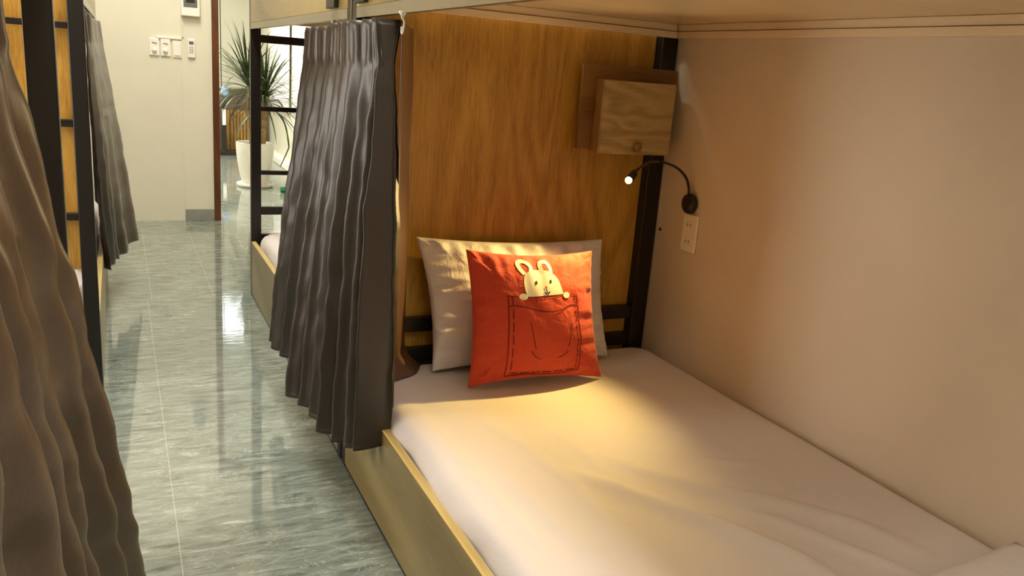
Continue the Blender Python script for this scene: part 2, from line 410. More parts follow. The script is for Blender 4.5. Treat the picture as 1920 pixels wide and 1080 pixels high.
obj('foot_trim', bx(XO + 0.05, 4.385, 1.4035, 1.672, 4.4095, 1.4465), M_trim, B, bev=0.001)
obj('wall_trim', bx(1.676, 2.469, 1.4035, 1.698, 4.38, 1.4465), M_trim, B, bev=0.001)
bm = bx(XO - 0.014, 2.575, 1.402, XO - 0.0005, 2.685, 1.62)
obj('bracket', bm, M_black, B, bev=0.002)
bm = bmesh.new(); lathe(bm, (XO - 0.001, 4.43, 0.46), [(0.005, -0.003), (0.005, 0.0)], 12, 'x')
obj('bolt', bm, M_alu, B)
# --- left side of the aisle
XLO = -0.088
D = thing('bunk_bed', 'black steel bunk bed across the aisle with a golden panel behind its rungs', 'bunk bed', (-0.65, 4.2, 0))
post(XLO - 0.05, 3.18, 0.05, PW, D); post(XLO - 0.05, 5.24, 0.05, PW, D); post(-1.24, 3.18, 0.06, PW, D); post(-1.24, 5.24, 0.06, PW, D)
post(XLO - 0.062, 3.46, 0.028, 0.03, D, 0.30, 1.40)
side_parts(D, XLO, -1, 3.224, 5.238)
obj('headboard', bx(-1.238, 3.235, 0.46, XLO - 0.052, 3.245, 1.40), M_panel, D)
for z0, z1 in ((1.285, 1.305), (0.965, 0.99), (0.645, 0.67)):
    obj('rung', bx(-1.18, 3.19, z0, XLO - 0.05, 3.215, z1), M_black, D, bev=0.002)
obj('upper_bed_base', bx(-1.24, 3.25, 1.447, XLO - 0.05, 5.238, 1.465), M_under, D)
obj('bed_slat_base', bx(-1.24, 3.25, 0.17, XLO - 0.024, 5.238, 0.188), M_rail, D)
Cb = thing('bunk_bed', 'black steel bunk bed nearest on the aisle left, mostly behind the big grey-brown curtain', 'bunk bed', (-0.65, 0.9, 0))
post(-0.156, 1.86, 0.052, PW, Cb); post(-1.24, 1.86, 0.06, PW, Cb)
post(-0.160, -0.30, 0.052, PW, Cb); post(-1.24, -0.30, 0.06, PW, Cb)
side_parts(Cb, -0.104, -1, -0.258, 1.858)
obj('upper_bed_base', bx(-1.24, -0.258, 1.447, -0.154, 1.858, 1.465), M_under, Cb)
obj('bed_slat_base', bx(-1.24, -0.258, 0.17, -0.128, 1.858, 0.188), M_rail, Cb)
for z0, z1 in ((1.345, 1.372),):
    obj('crossbar', bx(-1.18, 1.87, z0, -0.156, 1.895, z1), M_black, Cb, bev=0.002)

# ------------------------------------------------------------------ mattresses
RID = [([(1.05, 1.62), (1.109, 1.494), (1.203, 1.383), (1.339, 1.263), (1.447, 1.13), (1.513, 0.978)], 0.010, 0.016),
       ([(0.93, 1.56), (1.038, 1.386), (1.139, 1.228), (1.214, 1.068), (1.24, 0.9)], 0.011, 0.018),
       ([(1.22, 1.27), (1.282, 1.201), (1.356, 1.046), (1.433, 0.90)], 0.007, 0.012),
       ([(1.20, 1.60), (1.234, 1.559), (1.40, 1.449), (1.45, 1.44)], 0.003, 0.008),
       ([(0.708, 2.05), (0.710, 1.742), (0.722, 1.50), (0.74, 1.2)], 0.0045, 0.010),
       ([(0.86, 1.90), (0.90, 1.70), (0.92, 1.45), (0.90, 1.1)], 0.003, 0.012),
       ([(1.00, 1.85), (1.03, 1.65), (1.02, 1.5), (0.98, 1.2)], 0.003, 0.010),
       ([(1.15, 1.75), (1.25, 1.68), (1.38, 1.66)], 0.002, 0.008),
       ([(0.78, 1.6), (0.80, 1.4), (0.84, 1.1)], 0.004, 0.014)]
sheet_mattress('mattress', 'white sheeted mattress lit by the reading lamp, under the orange cushion', 0.637, 1.694, 0.27, 2.362, 0.19, 0.344, RID, 0.0125, 1.0)
sheet_mattress('mattress', 'white sheeted mattress in the second bunk, beside the black rungs', 0.637, 1.690, 2.48, 4.35, 0.19, 0.362, [], 0.035, 4.0)
sheet_mattress('mattress', 'white sheeted mattress seen in the sliver between the black posts across the aisle', -1.235, XLO - 0.028, 3.26, 5.22, 0.19, 0.40, [], 0.05, 8.0)
sheet_mattress('mattress', 'white sheeted mattress behind the big grey-brown curtain', -1.235, -0.132, -0.24, 1.84, 0.19, 0.344, [], 0.08, 12.0)

# ------------------------------------------------------------------ curtains
def curtain(name, label, top, bot, zt, zb, nf, at, ab, seed, mat, header=0.085, nu=None, nv=70, hem=None, pw=1.0, wrinkle=1.0, mid=None):
    nu = nu or nf * 22
    T = smoothpath([(x, y, 0) for x, y in top], nu); Bm = smoothpath([(x, y, 0) for x, y in bot], nu)
    bm = bmesh.new(); rows = []
    rnd = random.Random(seed); ph = [rnd.uniform(-0.9, 0.9) for _ in range(nf + 3)]; am = [rnd.uniform(0.55, 1.45) for _ in range(nf + 3)]
    for j in range(nv + 1):
        v = j / nv; row = []
        e = v ** pw
        for i in range(nu + 1):
            u = i / nu
            p = T[i].lerp(Bm[i], e)
            a, b_ = T[max(i - 1, 0)].lerp(Bm[max(i - 1, 0)], e), T[min(i + 1, nu)].lerp(Bm[min(i + 1, nu)], e)
            tn = (b_ - a).normalized(); nm = Vector((tn.y, -tn.x, 0))
            s = u * nf; k = int(min(s, nf)); f = s - k
            fm = am[k] * (1 - f) + am[k + 1] * f
            pp = ph[k] * (1 - f) + ph[k + 1] * f
            ang = 2 * PI * s + pp * (0.6 + 1.4 * v) + 0.45 * nz(u * nf * 0.35, v * 1.1, seed)
            if v < header:      # stiff pleated heading, pinched at its foot
                q = v / header; amp = at * (1.0 - 0.45 * q)
            else:
                q = (v - header) / (1 - header); amp = at * 0.55 + (ab - at * 0.55) * (1 - (1 - q) ** 2.2)
            sh = 2.2 * abs(math.sin(ang / 2)) ** 0.8 - 1.3
            d = amp * fm * sh + amp * 0.14 * math.sin(2.0 * ang + 1 + 2 * v)
            dt = amp * 0.12 * math.sin(ang) * min(1, v * 4)
            if v < header * 1.1 and v > 0: d += 0.004 * math.sin(ang * 3)
            wr = 1.15 * wrinkle * min(1, v * 5) * (0.0045 * nz(u * nf * 1.3, v * 14 + seed, 2) + 0.0022 * nz(u * nf * 3, v * 30, seed) + 0.004 * nz(u * nf * .8 + v * 9, v * 5, seed + 9))
            # bulge just under the pinch
            wr += 0.006 * wrinkle * math.exp(-((v - header * 1.9) / 0.05) ** 2) * nz(u * nf * 1.2, 7.1, seed)
            zz = zt + (zb - zt) * v
            if hem: zz += hem(u) * v ** 2
            p = p + nm * (d + wr) + tn * dt
            row.append(bm.verts.new((p.x, p.y, zz + (0.004 * math.sin(ang) if v == 1 else 0))))
        rows.append(row)
    for j in range(nv):
        for i in range(nu): bm.faces.new((rows[j][i], rows[j][i + 1], rows[j + 1][i + 1], rows[j + 1][i]))
    o = obj(name, bm, mat, smooth=True, solid=0.0022)
    tag(o, label, 'curtain'); return o

curtain('bunk_curtain', 'dark satin curtain of the second bunk, gathered left of its near post',
        [(0.612, 3.04), (0.612, 2.86), (0.612, 2.66), (0.612, 2.50)],
        [(0.506, 3.08), (0.515, 2.96), (0.545, 2.80), (0.535, 2.60)], 1.352, 0.205, 5, 0.018, 0.034, 3, M_curt)
curtain('bunk_curtain', 'dark satin curtain bunched in front of the post at the orange cushion bunk',
        [(0.604, 2.58), (0.596, 2.44), (0.590, 2.26), (0.594, 2.09), (0.600, 2.015)],
        [(0.462, 2.54), (0.505, 2.38), (0.532, 2.24), (0.560, 2.10), (0.584, 1.97)], 1.356, 0.21, 7, 0.022, 0.036, 11, M_curt, hem=lambda u: -0.01 + 0.01 * math.sin(u * 7) + 0.05 * max(0.0, (u - 0.6) / 0.4))
# inner return: flat fabric hanging down inside the bunk along the headboard
def inner_curtain():
    top = [(0.622, 1.985), (0.655, 2.06), (0.690, 2.16), (0.728, 2.26), (0.762, 2.325)]
    bot = [(0.650, 2.05), (0.665, 2.12), (0.690, 2.20), (0.735, 2.27), (0.785, 2.325)]
    n, nv = 48, 80; T = smoothpath([(*p, 0) for p in top], n); Bt = smoothpath([(*p, 0) for p in bot], n)
    bm = bmesh.new(); rows = []
    for j in range(nv + 1):
        v = j / nv; row = []
        for i in range(n + 1):
            u = i / n; p = T[i].lerp(Bt[i], v)
            zb = 0.352 if u > 0.25 else 0.26 + 0.092 * (u / 0.25)
            z = 1.352 + (zb - 1.352) * v
            d = 0.010 * v * math.sin(u * 9 + 0.6 + v) + 0.006 * nz(u * 3, v * 4, 5)
            p = p + Vector((0.85, -0.5, 0)) * d
            fl = max(0, (v - 0.93) / 0.07) ** 2 * max(0, min(1, (u - 0.3) * 2))
            p.x += 0.045 * fl; p.y -= 0.035 * fl
            row.append(bm.verts.new((p.x, p.y, z)))
        rows.append(row)
    for j in range(nv):
        for i in range(n): bm.faces.new((rows[j][i], rows[j][i + 1], rows[j + 1][i + 1], rows[j + 1][i]))
    o = obj('bunk_curtain', bm, M_curt_in, smooth=True, solid=0.002)
    tag(o, 'flat brown curtain end hanging inside the bunk against the oak headboard, touching the mattress', 'curtain')
inner_curtain()
curtain('bunk_curtain', 'grey satin curtain across the aisle, flaring out beside the white switch wall',
        [(-0.094, 3.55), (-0.094, 3.9), (-0.082, 4.5), (-0.070, 4.95)],
        [(-0.062, 4.22), (-0.045, 4.42), (0.010, 4.64), (0.074, 4.9)], 1.352, 0.215, 4, 0.014, 0.023, 21, M_curt, hem=lambda u: 0.01 * math.sin(u * 9))
curtain('bunk_curtain', 'large grey-brown satin curtain filling the near left foreground',
        [(-0.104, 0.10), (-0.106, 0.40), (-0.110, 0.66), (-0.116, 0.92)],
        [(-0.055, 0.25), (-0.048, 0.72), (-0.032, 1.12), (0.004, 1.50)], 1.352, 0.16, 8, 0.018, 0.032, 31, M_curt_near, nv=110, wrinkle=1.3)
# white plastic hook and glide
def hook(x, y, label):
    t = thing('curtain_hook', label, 'hook', (x, y, 1.372))
    bm = bmesh.new(); lathe(bm, (x, y, 1.362), [(0.009, 0.01), (0.009, 0.006), (0.004, 0.0), (0.003, -0.006)], 14)
    obj('glide', bm, M_white, t, smooth=True)
    pts = [(x, y - 0.001, 1.356), (x + 0.003, y - 0.006, 1.349), (x + 0.001, y - 0.010, 1.340), (x, y - 0.008, 1.328), (x, y - 0.001, 1.322), (x, y + 0.005, 1.328), (x, y + 0.004, 1.338)]
    bm = bmesh.new(); tube(bm, smoothpath(pts, 24), 0.0021, 8)
    obj('hook', bm, M_white, t, smooth=True)
hook(0.612, 1.952, 'small white curtain hook hanging free at the curtain corner, nearest the camera')
hook(0.622, 2.70, 'small white curtain hook in the gap of the second bunk curtain heading')

# ------------------------------------------------------------------ pillow and cushion
def soft(corners, thick, nrm, edge_in=0.03, nu=64, nv=64, wr=0.003, seed=0, expo=0.5, rim=0.006):
    BL, BR, TR, TL = [Vector(c) for c in corners]; nrm = Vector(nrm).normalized()
    def P(u, v, side):
        uu, vv = 2 * u - 1, 2 * v - 1
        cu = uu * (1 - edge_in * (1 - vv * vv) * 1.0); cv = vv * (1 - edge_in * (1 - uu * uu) * 1.0)
        a = (cu + 1) / 2; b_ = (cv + 1) / 2
        p = BL.lerp(BR, a).lerp(TL.lerp(TR, a), b_)
        k = max(0.0, (1 - uu ** 2)) * max(0.0, (1 - vv ** 2)); h = thick / 2 * k ** expo * (1 + 0.10 * nz(u * 2.2, v * 2.2, seed))
        edge = min(1 - abs(uu), 1 - abs(vv))
        # creases run in from the edges
        cr = math.exp(-edge * 3.5) * min(1, edge * 14) * (nz(u * 16, v * 3, seed) if (1 - abs(vv)) < (1 - abs(uu)) else nz(u * 3, v * 16, seed + 5))
        h += wr * 3.0 * cr + wr * nz(u * 6 + v * 2, v * 5, seed + 2) * min(1, edge * 6)
        return p + nrm * (h * side)
    bm = bmesh.new(); cache = {}
    def vert(i, j, s):
        on = i in (0, nu) or j in (0, nv); k = (i, j, 0 if on else s)
        if k not in cache:
            # cluster samples toward the rim
            u = 0.5 - 0.5 * math.cos(PI * i / nu); v = 0.5 - 0.5 * math.cos(PI * j / nv)
            u = 0.5 * u + 0.5 * i / nu; v = 0.5 * v + 0.5 * j / nv
            cache[k] = bm.verts.new(P(u, v, 0 if on else s))
        return cache[k]
    for s in (1, -1):
        for i in range(nu):
            for j in range(nv):
                q = [vert(i, j, s), vert(i + 1, j, s), vert(i + 1, j + 1, s), vert(i, j + 1, s)]
                try: bm.faces.new(q if s > 0 else q[::-1])
                except ValueError: pass
    return bm, P
PL = [(0.838, 2.235, 0.352), (1.468, 2.235, 0.352), (1.462, 2.338, 0.735), (0.802, 2.338, 0.752)]
bm, _ = soft(PL, 0.16, (0, -0.97, 0.22), 0.075, 100, 80, 0.009, 3, 0.42)
tag(obj('pillow', bm, M_pillow, smooth=True), 'white rectangular pillow leaning on the headboard behind the orange cushion', 'pillow')
CU = [(0.892, 2.075, 0.355), (1.342, 2.066, 0.352), (1.325, 2.172, 0.735), (0.896, 2.165, 0.750)]
bm, CP = soft(CU, 0.13, (-0.02, -0.96, 0.27), 0.085, 90, 90, 0.0034, 9, 0.55)
cush = tag(obj('cushion', bm, M_orange, smooth=True), 'square orange cushion printed with a white rabbit peeping out of a pocket', 'cushion')
# the print; source coordinates are measured on the cushion face and turned into (u, v)
def uvc(x, y):
    tl, tr, br, bl = Vector((50, 45)), Vector((965, 60)), Vector((1030, 985)), Vector((65, 1050)); p = Vector((x, y)); u = v = 0.5
    for _ in range(12):
        q = bl.lerp(br, u).lerp(tl.lerp(tr, u), v); du = (br - bl).lerp(tr - tl, v); dv = (tl.lerp(tr, u)) - bl.lerp(br, u); e = p - q
        det = du.x * dv.y - du.y * dv.x; u += (e.x * dv.y - e.y * dv.x) / det; v += (du.x * e.y - du.y * e.x) / det
    return u, v
def on(x, y, off=0.0012):
    u, v = uvc(x - 60, y)
    return CP(u, v, 1) + Vector((-0.02, -0.96, 0.27)).normalized() * off
def ribbon(bm, pts, wd, off=0.0014, dash=None):
    P2 = smoothpath([(x, y, 0) for x, y in pts], max(8, 10 * (len(pts) - 1))) if len(pts) > 2 else [Vector((*pts[0], 0)).lerp(Vector((*pts[1], 0)), k / 24) for k in range(25)]
    prev = None
    for i, p in enumerate(P2):
        t = (P2[min(i + 1, len(P2) - 1)] - P2[max(i - 1, 0)]).normalized(); n = Vector((-t.y, t.x, 0)) * wd * 0.68
        pr = (bm.verts.new(on(p.x + n.x, p.y + n.y, off)), bm.verts.new(on(p.x - n.x, p.y - n.y, off)))
        if prev and not (dash and i % dash == 0): bm.faces.new((prev[0], prev[1], pr[1], pr[0]))
        prev = pr
def blob(bm, cx, cy, rx, ry, off=0.0018, n=20):
    c = bm.verts.new(on(cx, cy, off)); r1 = [bm.verts.new(on(cx + rx * .6 * math.cos(2 * PI * k / n), cy + ry * .6 * math.sin(2 * PI * k / n), off)) for k in range(n)]
    r2 = [bm.verts.new(on(cx + rx * math.cos(2 * PI * k / n), cy + ry * math.sin(2 * PI * k / n), off)) for k in range(n)]
    for k in range(n): bm.faces.new((c, r1[k], r1[(k + 1) % n])); bm.faces.new((r1[k], r2[k], r2[(k + 1) % n], r1[(k + 1) % n]))
bm = bmesh.new()
LS = smoothpath([(478, 382, 0), (462, 330, 0), (458, 270, 0), (468, 215, 0), (500, 182, 0), (545, 170, 0)], 24)
RS = smoothpath([(752, 362, 0), (738, 310, 0), (722, 262, 0), (700, 222, 0), (665, 190, 0), (625, 176, 0)], 24)
prev = None
for l, r in zip(LS, RS):
    row = [bm.verts.new(on(l.x + (r.x - l.x) * k / 20, l.y + (r.y - l.y) * k / 20)) for k in range(21)]
    if prev:
        for k in range(20): bm.faces.new((prev[k], prev[k + 1], row[k + 1], row[k]))
    prev = row
for e in ([(470, 205), (440, 160), (432, 118), (462, 102), (500, 118), (520, 150), (515, 185)], [(600, 190), (590, 140), (598, 112), (630, 108), (655, 135), (665, 175), (662, 205)]):
    ribbon(bm, e, 22)
blob(bm, 445, 380, 32, 25, 0.002); blob(bm, 776, 371, 27, 24, 0.002)
rb = obj('rabbit_print', bm, M_printw, cush, smooth=True, label='cream rabbit head and paws')
for ex, ey in ((546, 270), (655, 262)):
    bm = bmesh.new(); blob(bm, ex, ey, 8, 15, 0.0024); obj('eye_print', bm, M_printk, rb)
bm = bmesh.new(); ribbon(bm, [(618, 318), (619, 335), (620, 350)], 5, 0.0024); ribbon(bm, [(600, 342), (608, 355), (620, 348), (632, 355), (642, 340)], 6, 0.0024); ribbon(bm, [(610, 352), (621, 364), (632, 352)], 5, 0.0024)
obj('mouth_print', bm, M_printk, rb)
bm = bmesh.new(); blob(bm, 614, 308, 9, 9, 0.0024); obj('nose_print', bm, M_printo, rb)
bm = bmesh.new()
for a, b_ in (((335, 375), (350, 995)), ((350, 995), (560, 985)), ((868, 372), (903, 700)), ((903, 700), (885, 950))): ribbon(bm, [a, b_], 6)
ribbon(bm, [(350, 995), (450, 985), (620, 992), (780, 975), (885, 945)], 6)
ribbon(bm, [(335, 375), (400, 378), (480, 382), (610, 384), (750, 366), (868, 372)], 5)
ribbon(bm, [(342, 452), (400, 452), (460, 462), (560, 490), (650, 497), (740, 480), (800, 450), (880, 446)], 6)
for a, b_ in (((366, 380), (386, 972)), ((845, 372), (878, 700)), ((878, 700), (862, 940))): ribbon(bm, [a, b_], 6, dash=4)
ribbon(bm, [(386, 972), (540, 975), (700, 970), (862, 940)], 6, dash=5)
ribbon(bm, [(490, 575), (515, 680), (542, 790)], 5); ribbon(bm, [(510, 800), (540, 845), (586, 872)], 5)
ribbon(bm, [(818, 590), (812, 680), (793, 765)], 5); ribbon(bm, [(795, 800), (760, 835), (715, 855)], 5)
obj('pocket_print', bm, M_print, cush, label='dark red line drawing of a pocket')

# folded white blanket at the foot of the bed
def blanket():
    bm = bmesh.new(); rows = []
    P0, P1, P2, P3 = Vector((1.02, 0.885, 0)), Vector((1.668, 0.945, 0)), Vector((1.668, 0.42, 0)), Vector((0.98, 0.40, 0))
    for lay in range(3):
        z0 = 0.349 + lay * 0.013; n = 26; g = []
        sh = Vector((0.006 * lay, -0.006 * lay, 0))
        for i in range(n + 1):
            row = []
            for j in range(n + 1):
                u, v = i / n, j / n; p = P0.lerp(P1, u).lerp(P3.lerp(P2, u), v) + sh
                e = min(u, 1 - u, v, 1 - v)
                row.append((p, z0 + 0.0115 * min(1, e * 14) ** 0.5 + 0.002 * nz(u * 5, v * 5, lay), z0))
            g.append(row)
        tp = [[bm.verts.new((p.x, p.y, zt)) for p, zt, zb in r] for r in g]; bt = [[bm.verts.new((p.x, p.y, zb - 0.0002)) for p, zt, zb in r] for r in g]
        for i in range(n):
            for j in range(n):
                bm.faces.new((tp[i][j], tp[i + 1][j], tp[i + 1][j + 1], tp[i][j + 1])); bm.faces.new((bt[i][j], bt[i][j + 1], bt[i + 1][j + 1], bt[i + 1][j]))
        for k in range(n):
            for a, b_ in (((k, 0), (k + 1, 0)), ((n, k), (n, k + 1)), ((k + 1, n), (k, n)), ((0, k + 1), (0, k))):
                bm.faces.new((tp[a[0]][a[1]], bt[a[0]][a[1]], bt[b_[0]][b_[1]], tp[b_[0]][b_[1]]))
    tag(obj('folded_blanket', bm, M_pillow, smooth=True), 'folded white blanket on the mattress by the cream wall, cut by the lower right corner', 'blanket')
blanket()

# ------------------------------------------------------------------ wall box, lamp, outlet
t = thing('wall_cabinet', 'small oak wall cabinet on a reddish board in the bunk corner', 'cabinet', (1.52, 2.36, 1.03))
obj('back_board', bx(1.338, 2.350, 1.033, 1.696, 2.366, 1.300), M_boxback, t, bev=0.001)
obj('box_body', bx(1.384, 2.296, 1.030, 1.652, 2.350, 1.256), M_boxback, t, bev=0.001)
d = obj('door', bx(1.381, 2.278, 1.026, 1.647, 2.2955, 1.2545), M_boxdoor, t, bev=0.002)
bm = bmesh.new(); lathe(bm, (1.513, 2.278, 1.052), [(0.006, 0.0), (0.006, -0.006), (0.013, -0.012), (0.014, -0.018), (0.008, -0.022), (0.002, -0.0225)], 20, 'y')
obj('knob', bm, M_boxback, d, smooth=True, label='round wooden knob')

LAMP = Vector((1.485, 2.235, 0.935))
t = thing('reading_lamp', 'black gooseneck reading lamp glowing beside the oak headboard', 'lamp', (1.70, 2.19, 0.88))
bm = bmesh.new(); lathe(bm, (1.6985, 2.185, 0.882), [(0.027, 0.0), (0.032, -0.004), (0.033, -0.014), (0.030, -0.022), (0.020, -0.027), (0.002, -0.028)], 32, 'x')
b_ = obj('wall_base', bm, M_black, t, smooth=True)
bm = bmesh.new(); lathe(bm, (1.674, 2.165, 0.880), [(0.003, 0.0), (0.003, -0.002)], 10, 'x'); obj('switch_button', bm, M_alu, b_)
neck = smoothpath([(1.682, 2.187, 0.905), (1.680, 2.192, 0.935), (1.676, 2.205, 0.962), (1.664, 2.225, 0.984), (1.645, 2.242, 0.998), (1.622, 2.252, 1.005), (1.592, 2.252, 1.008), (1.540, 2.222, 1.010), (1.490, 2.188, 1.002), (1.452, 2.163, 0.990)], 60)
bm = bmesh.new(); tube(bm, neck, [0.0042 + 0.0004 * (i % 2) for i in range(61)], 10)
obj('gooseneck', bm, M_black, t, smooth=True)
aim = Vector((-0.72, -0.30, -0.60)).normalized()
e0 = Vector((1.444, 2.158, 0.985))
bm = bmesh.new()
tube(bm, [e0 - aim * -0.0 + aim * s for s in (-0.004, 0.0, 0.008, 0.020, 0.034)], [0.004, 0.009, 0.012, 0.0125, 0.0125], 20)
hd = obj('lamp_head', bm, M_black, t, smooth=True)
bm = bmesh.new(); bmesh.ops.create_uvsphere(bm, u_segments=16, v_segments=10, radius=0.0112); LAMP = e0 + aim * 0.040
bmesh.ops.translate(bm, vec=LAMP, verts=bm.verts)
obj('bulb', bm, emit('warm_bulb', (1.0, 0.74, 0.24), 4), hd, smooth=True, label='glowing warm bulb')
ld = bpy.data.lights.new('reading_lamp_light', 'SPOT'); ld.energy = 24; ld.color = (1.0, 0.69, 0.20); ld.shadow_soft_size = 0.010; ld.spot_size = math.radians(100); ld.spot_blend = 0.75
lo = bpy.data.objects.new('reading_lamp_light', ld); C.objects.link(lo); lo.parent = t
lo.location = LAMP + aim * 0.014 - t.location; lo.rotation_euler = aim.to_track_quat('-Z', 'Y').to_euler()
l2 = ld.copy(); l2.energy = 7; l2.color = (1.0, 0.78, 0.45); l2.spot_size = math.radians(165); l2.spot_blend = 0.9; l2.shadow_soft_size = 0.02; lo2 = bpy.data.objects.new('reading_lamp_spill', l2); C.objects.link(lo2); lo2.parent = t
lo2.location = lo.location; lo2.rotation_euler = Vector((-0.75, -0.6, 0.35)).to_track_quat('-Z', 'Y').to_euler()

t = thing('power_outlet', 'ivory double power outlet on the wall below the reading lamp', 'outlet', (1.70, 2.175, 0.785))
pl = obj('cover_plate', bx(1.690, 2.137, 0.722, 1.6995, 2.213, 0.848), M_ivory, t, bev=0.004)
for z in (0.812, 0.757):
    s = obj('socket', bx(1.6885, 2.158, z - 0.014, 1.6905, 2.192, z + 0.014), M_ivory, pl, bev=0.002)
    bm = bmesh.new()
    for y in (2.166, 2.182): box(bm, 1.6880, y, z - 0.005, 1.6889, y + 0.003, z + 0.006)
    obj('slot', bm, M_dark, s)
bm = bmesh.new(); lathe(bm, (1.6995, 2.345, 0.765), [(0.006, 0.0), (0.006, -0.003), (0.003, -0.006)], 12, 'x')
tag(obj('wall_plug', bm, M_dark), 'tiny dark wall plug beside the black post', 'wall plug')

# ------------------------------------------------------------------ fittings on the back wall
yw = YB - 0.001; yc = YB - 0.009
t = thing('breaker_panel', 'white breaker box with a grey window high on the back wall', 'breaker box', (0.494, yc, 1.474))
obj('enclosure', bx(0.432, yc - 0.045, 1.474, 0.556, yc, 1.70), M_white, t, bev=0.005)
wn = obj('window_cover', bx(0.448, yc - 0.049, 1.535, 0.540, yc - 0.0455, 1.66), M_grey, t, bev=0.003)
obj('breaker_row', bx(0.465, yc - 0.0515, 1.565, 0.523, yc - 0.0495, 1.600), M_dark, wn)
def bell(x, label):
    t = thing('dimmer_switch', label, 'switch', (x, yw, 1.25), 'round knob dimmer plates')
    p = obj('plate', bx(x - 0.033, yw - 0.012, 1.187, x + 0.033, yw, 1.307), M_white, t, bev=0.004)
    bm = bmesh.new(); lathe(bm, (x, yw - 0.012, 1.226), [(0.014, 0.0), (0.016, -0.008), (0.014, -0.016), (0.006, -0.019)], 24, 'y'); obj('knob', bm, M_white, p, smooth=True)
    bm = bmesh.new()
    arc = [(x - 0.014, yw - 0.0135, 1.272), (x - 0.004, yw - 0.0135, 1.276), (x + 0.004, yw - 0.0135, 1.270), (x + 0.012, yw - 0.0135, 1.268), (x + 0.013, yw - 0.0135, 1.278)]
    tube(bm, smoothpath(arc, 16), 0.0022, 6); obj('printed_mark', bm, M_dark, p)
bell(0.252, 'white wall dimmer with a round knob, leftmost of the wall plates'); bell(0.325, 'white wall dimmer with a round knob, touching the grey socket cover')
t = thing('socket_cover', 'translucent grey-white socket cover right of the two round knob dimmers', 'socket', (0.404, yw, 1.24))
p = obj('plate', bx(0.372, yw - 0.009, 1.182, 0.4295, yw, 1.300), M_ivory, t, bev=0.003)
obj('shutter', bx(0.380, yw - 0.014, 1.196, 0.422, yw - 0.0095, 1.278), M_white, p, bev=0.003)
t = thing('air_conditioner_remote', 'white wall remote with a small dark display, rightmost of the wall plates', 'remote control', (0.496, yc, 1.25))
p = obj('body', bx(0.472, yc - 0.020, 1.190, 0.521, yc, 1.318), M_white, t, bev=0.004)
obj('display', bx(0.481, yc - 0.0215, 1.282, 0.511, yc - 0.0203, 1.303), M_grey, p)
for r in range(3):
    for c in range(2): obj('button', bx(0.483 + c * 0.015, yc - 0.0225, 1.222 + r * 0.016, 0.493 + c * 0.015, yc - 0.0203, 1.232 + r * 0.016), M_gasket, p)
tag(obj('cable_conduit', bx(0.266, yw - 0.014, 1.3085, 0.432, yw, 1.325), M_white, bev=0.002), 'short white cable conduit lying over the wall plates', 'conduit')
tag(obj('cable_conduit', bx(0.4335, yc - 0.012, 1.3265, 0.445, yc, 1.4735), M_wallw, bev=0.002), 'painted cable conduit running down from the breaker box', 'conduit')

# ------------------------------------------------------------------ room beyond: plant, dumbbells, bamboo
t = thing('potted_plant', 'spiky dracaena plant in a tall white pot beyond the doorway', 'plant', (1.19, 8.35, 0))
px, py = 1.19, 8.35
bm = bmesh.new(); lathe(bm, (px, py, 0.0), [(0.150, 0.0), (0.168, 0.008), (0.176, 0.034), (0.170, 0.036), (0.160, 0.018), (0.10, 0.016)], 48); obj('saucer', bm, M_pot, t, smooth=True)
bm = bmesh.new(); prof = [(0.112, 0.018)]
for i in range(1, 31):
    f = i / 30; r = 0.115 + 0.061 * (1 - (1 - f) ** 2.0); prof.append((r + (0.0012 if i % 2 else 0), 0.018 + 0.402 * f))
prof += [(0.178, 0.424), (0.170, 0.428), (0.164, 0.42), (0.162, 0.40), (0.12, 0.395)]
pot = obj('pot', lathe(bm, (px, py, 0), prof, 56), M_pot, t, smooth=True)
bm = bmesh.new(); lathe(bm, (px, py, 0), [(0.162, 0.385), (0.160, 0.404), (0.05, 0.410)], 32); obj('soil', bm, M_soil, pot)
tr = smoothpath([(px + 0.075, py, 0.40), (px + 0.080, py, 0.55), (px + 0.092, py + 0.01, 0.70), (px + 0.088, py, 0.86)], 20)
bm = bmesh.new(); tube(bm, tr, [0.026 - 0.006 * i / 20 for i in range(21)], 14)
tr2 = smoothpath([(px - 0.03, py + 0.03, 0.40), (px - 0.05, py + 0.05, 0.65), (px - 0.06, py + 0.04, 0.95)], 14); tube(bm, tr2, 0.016, 12)
obj('trunk', bm, M_trunk, t, smooth=True)
def leaf(bm, base, az, el, L, wd, droop, rnd):
    d = Vector((math.cos(az) * math.cos(el), math.sin(az) * math.cos(el), math.sin(el))); sd = Vector((-math.sin(az), math.cos(az), 0)); n = 10; prev = None; p = Vector(base); st = L / n
    for i in range(n + 1):
        f = i / n; wv = wd * (0.75 + 0.5 * f) * (1 - f ** 3) + 0.0006
        c = bm.verts.new(p - Vector((0, 0, wv * 0.35))); row = (bm.verts.new(p - sd * wv), c, bm.verts.new(p + sd * wv))
        if prev: bm.faces.new((prev[0], prev[1], row[1], row[0])); bm.faces.new((prev[1], prev[2], row[2], row[1]))
        prev = row; d = (d + Vector((0, 0, -droop * f * 0.34))).normalized(); p = p + d * st
bm = bmesh.new(); rnd = random.Random(5)
for k in range(120):
    f = k / 120; el = -0.35 + 1.75 * f ** 0.8
    leaf(bm, (px + 0.088, py, 0.78 + 0.12 * f), rnd.uniform(0, 2 * PI), el + rnd.uniform(-.12, .12), rnd.uniform(0.42, 0.60), rnd.uniform(0.007, 0.011), rnd.uniform(0.25, 0.9) * (1.2 - 0.75 * f), rnd)
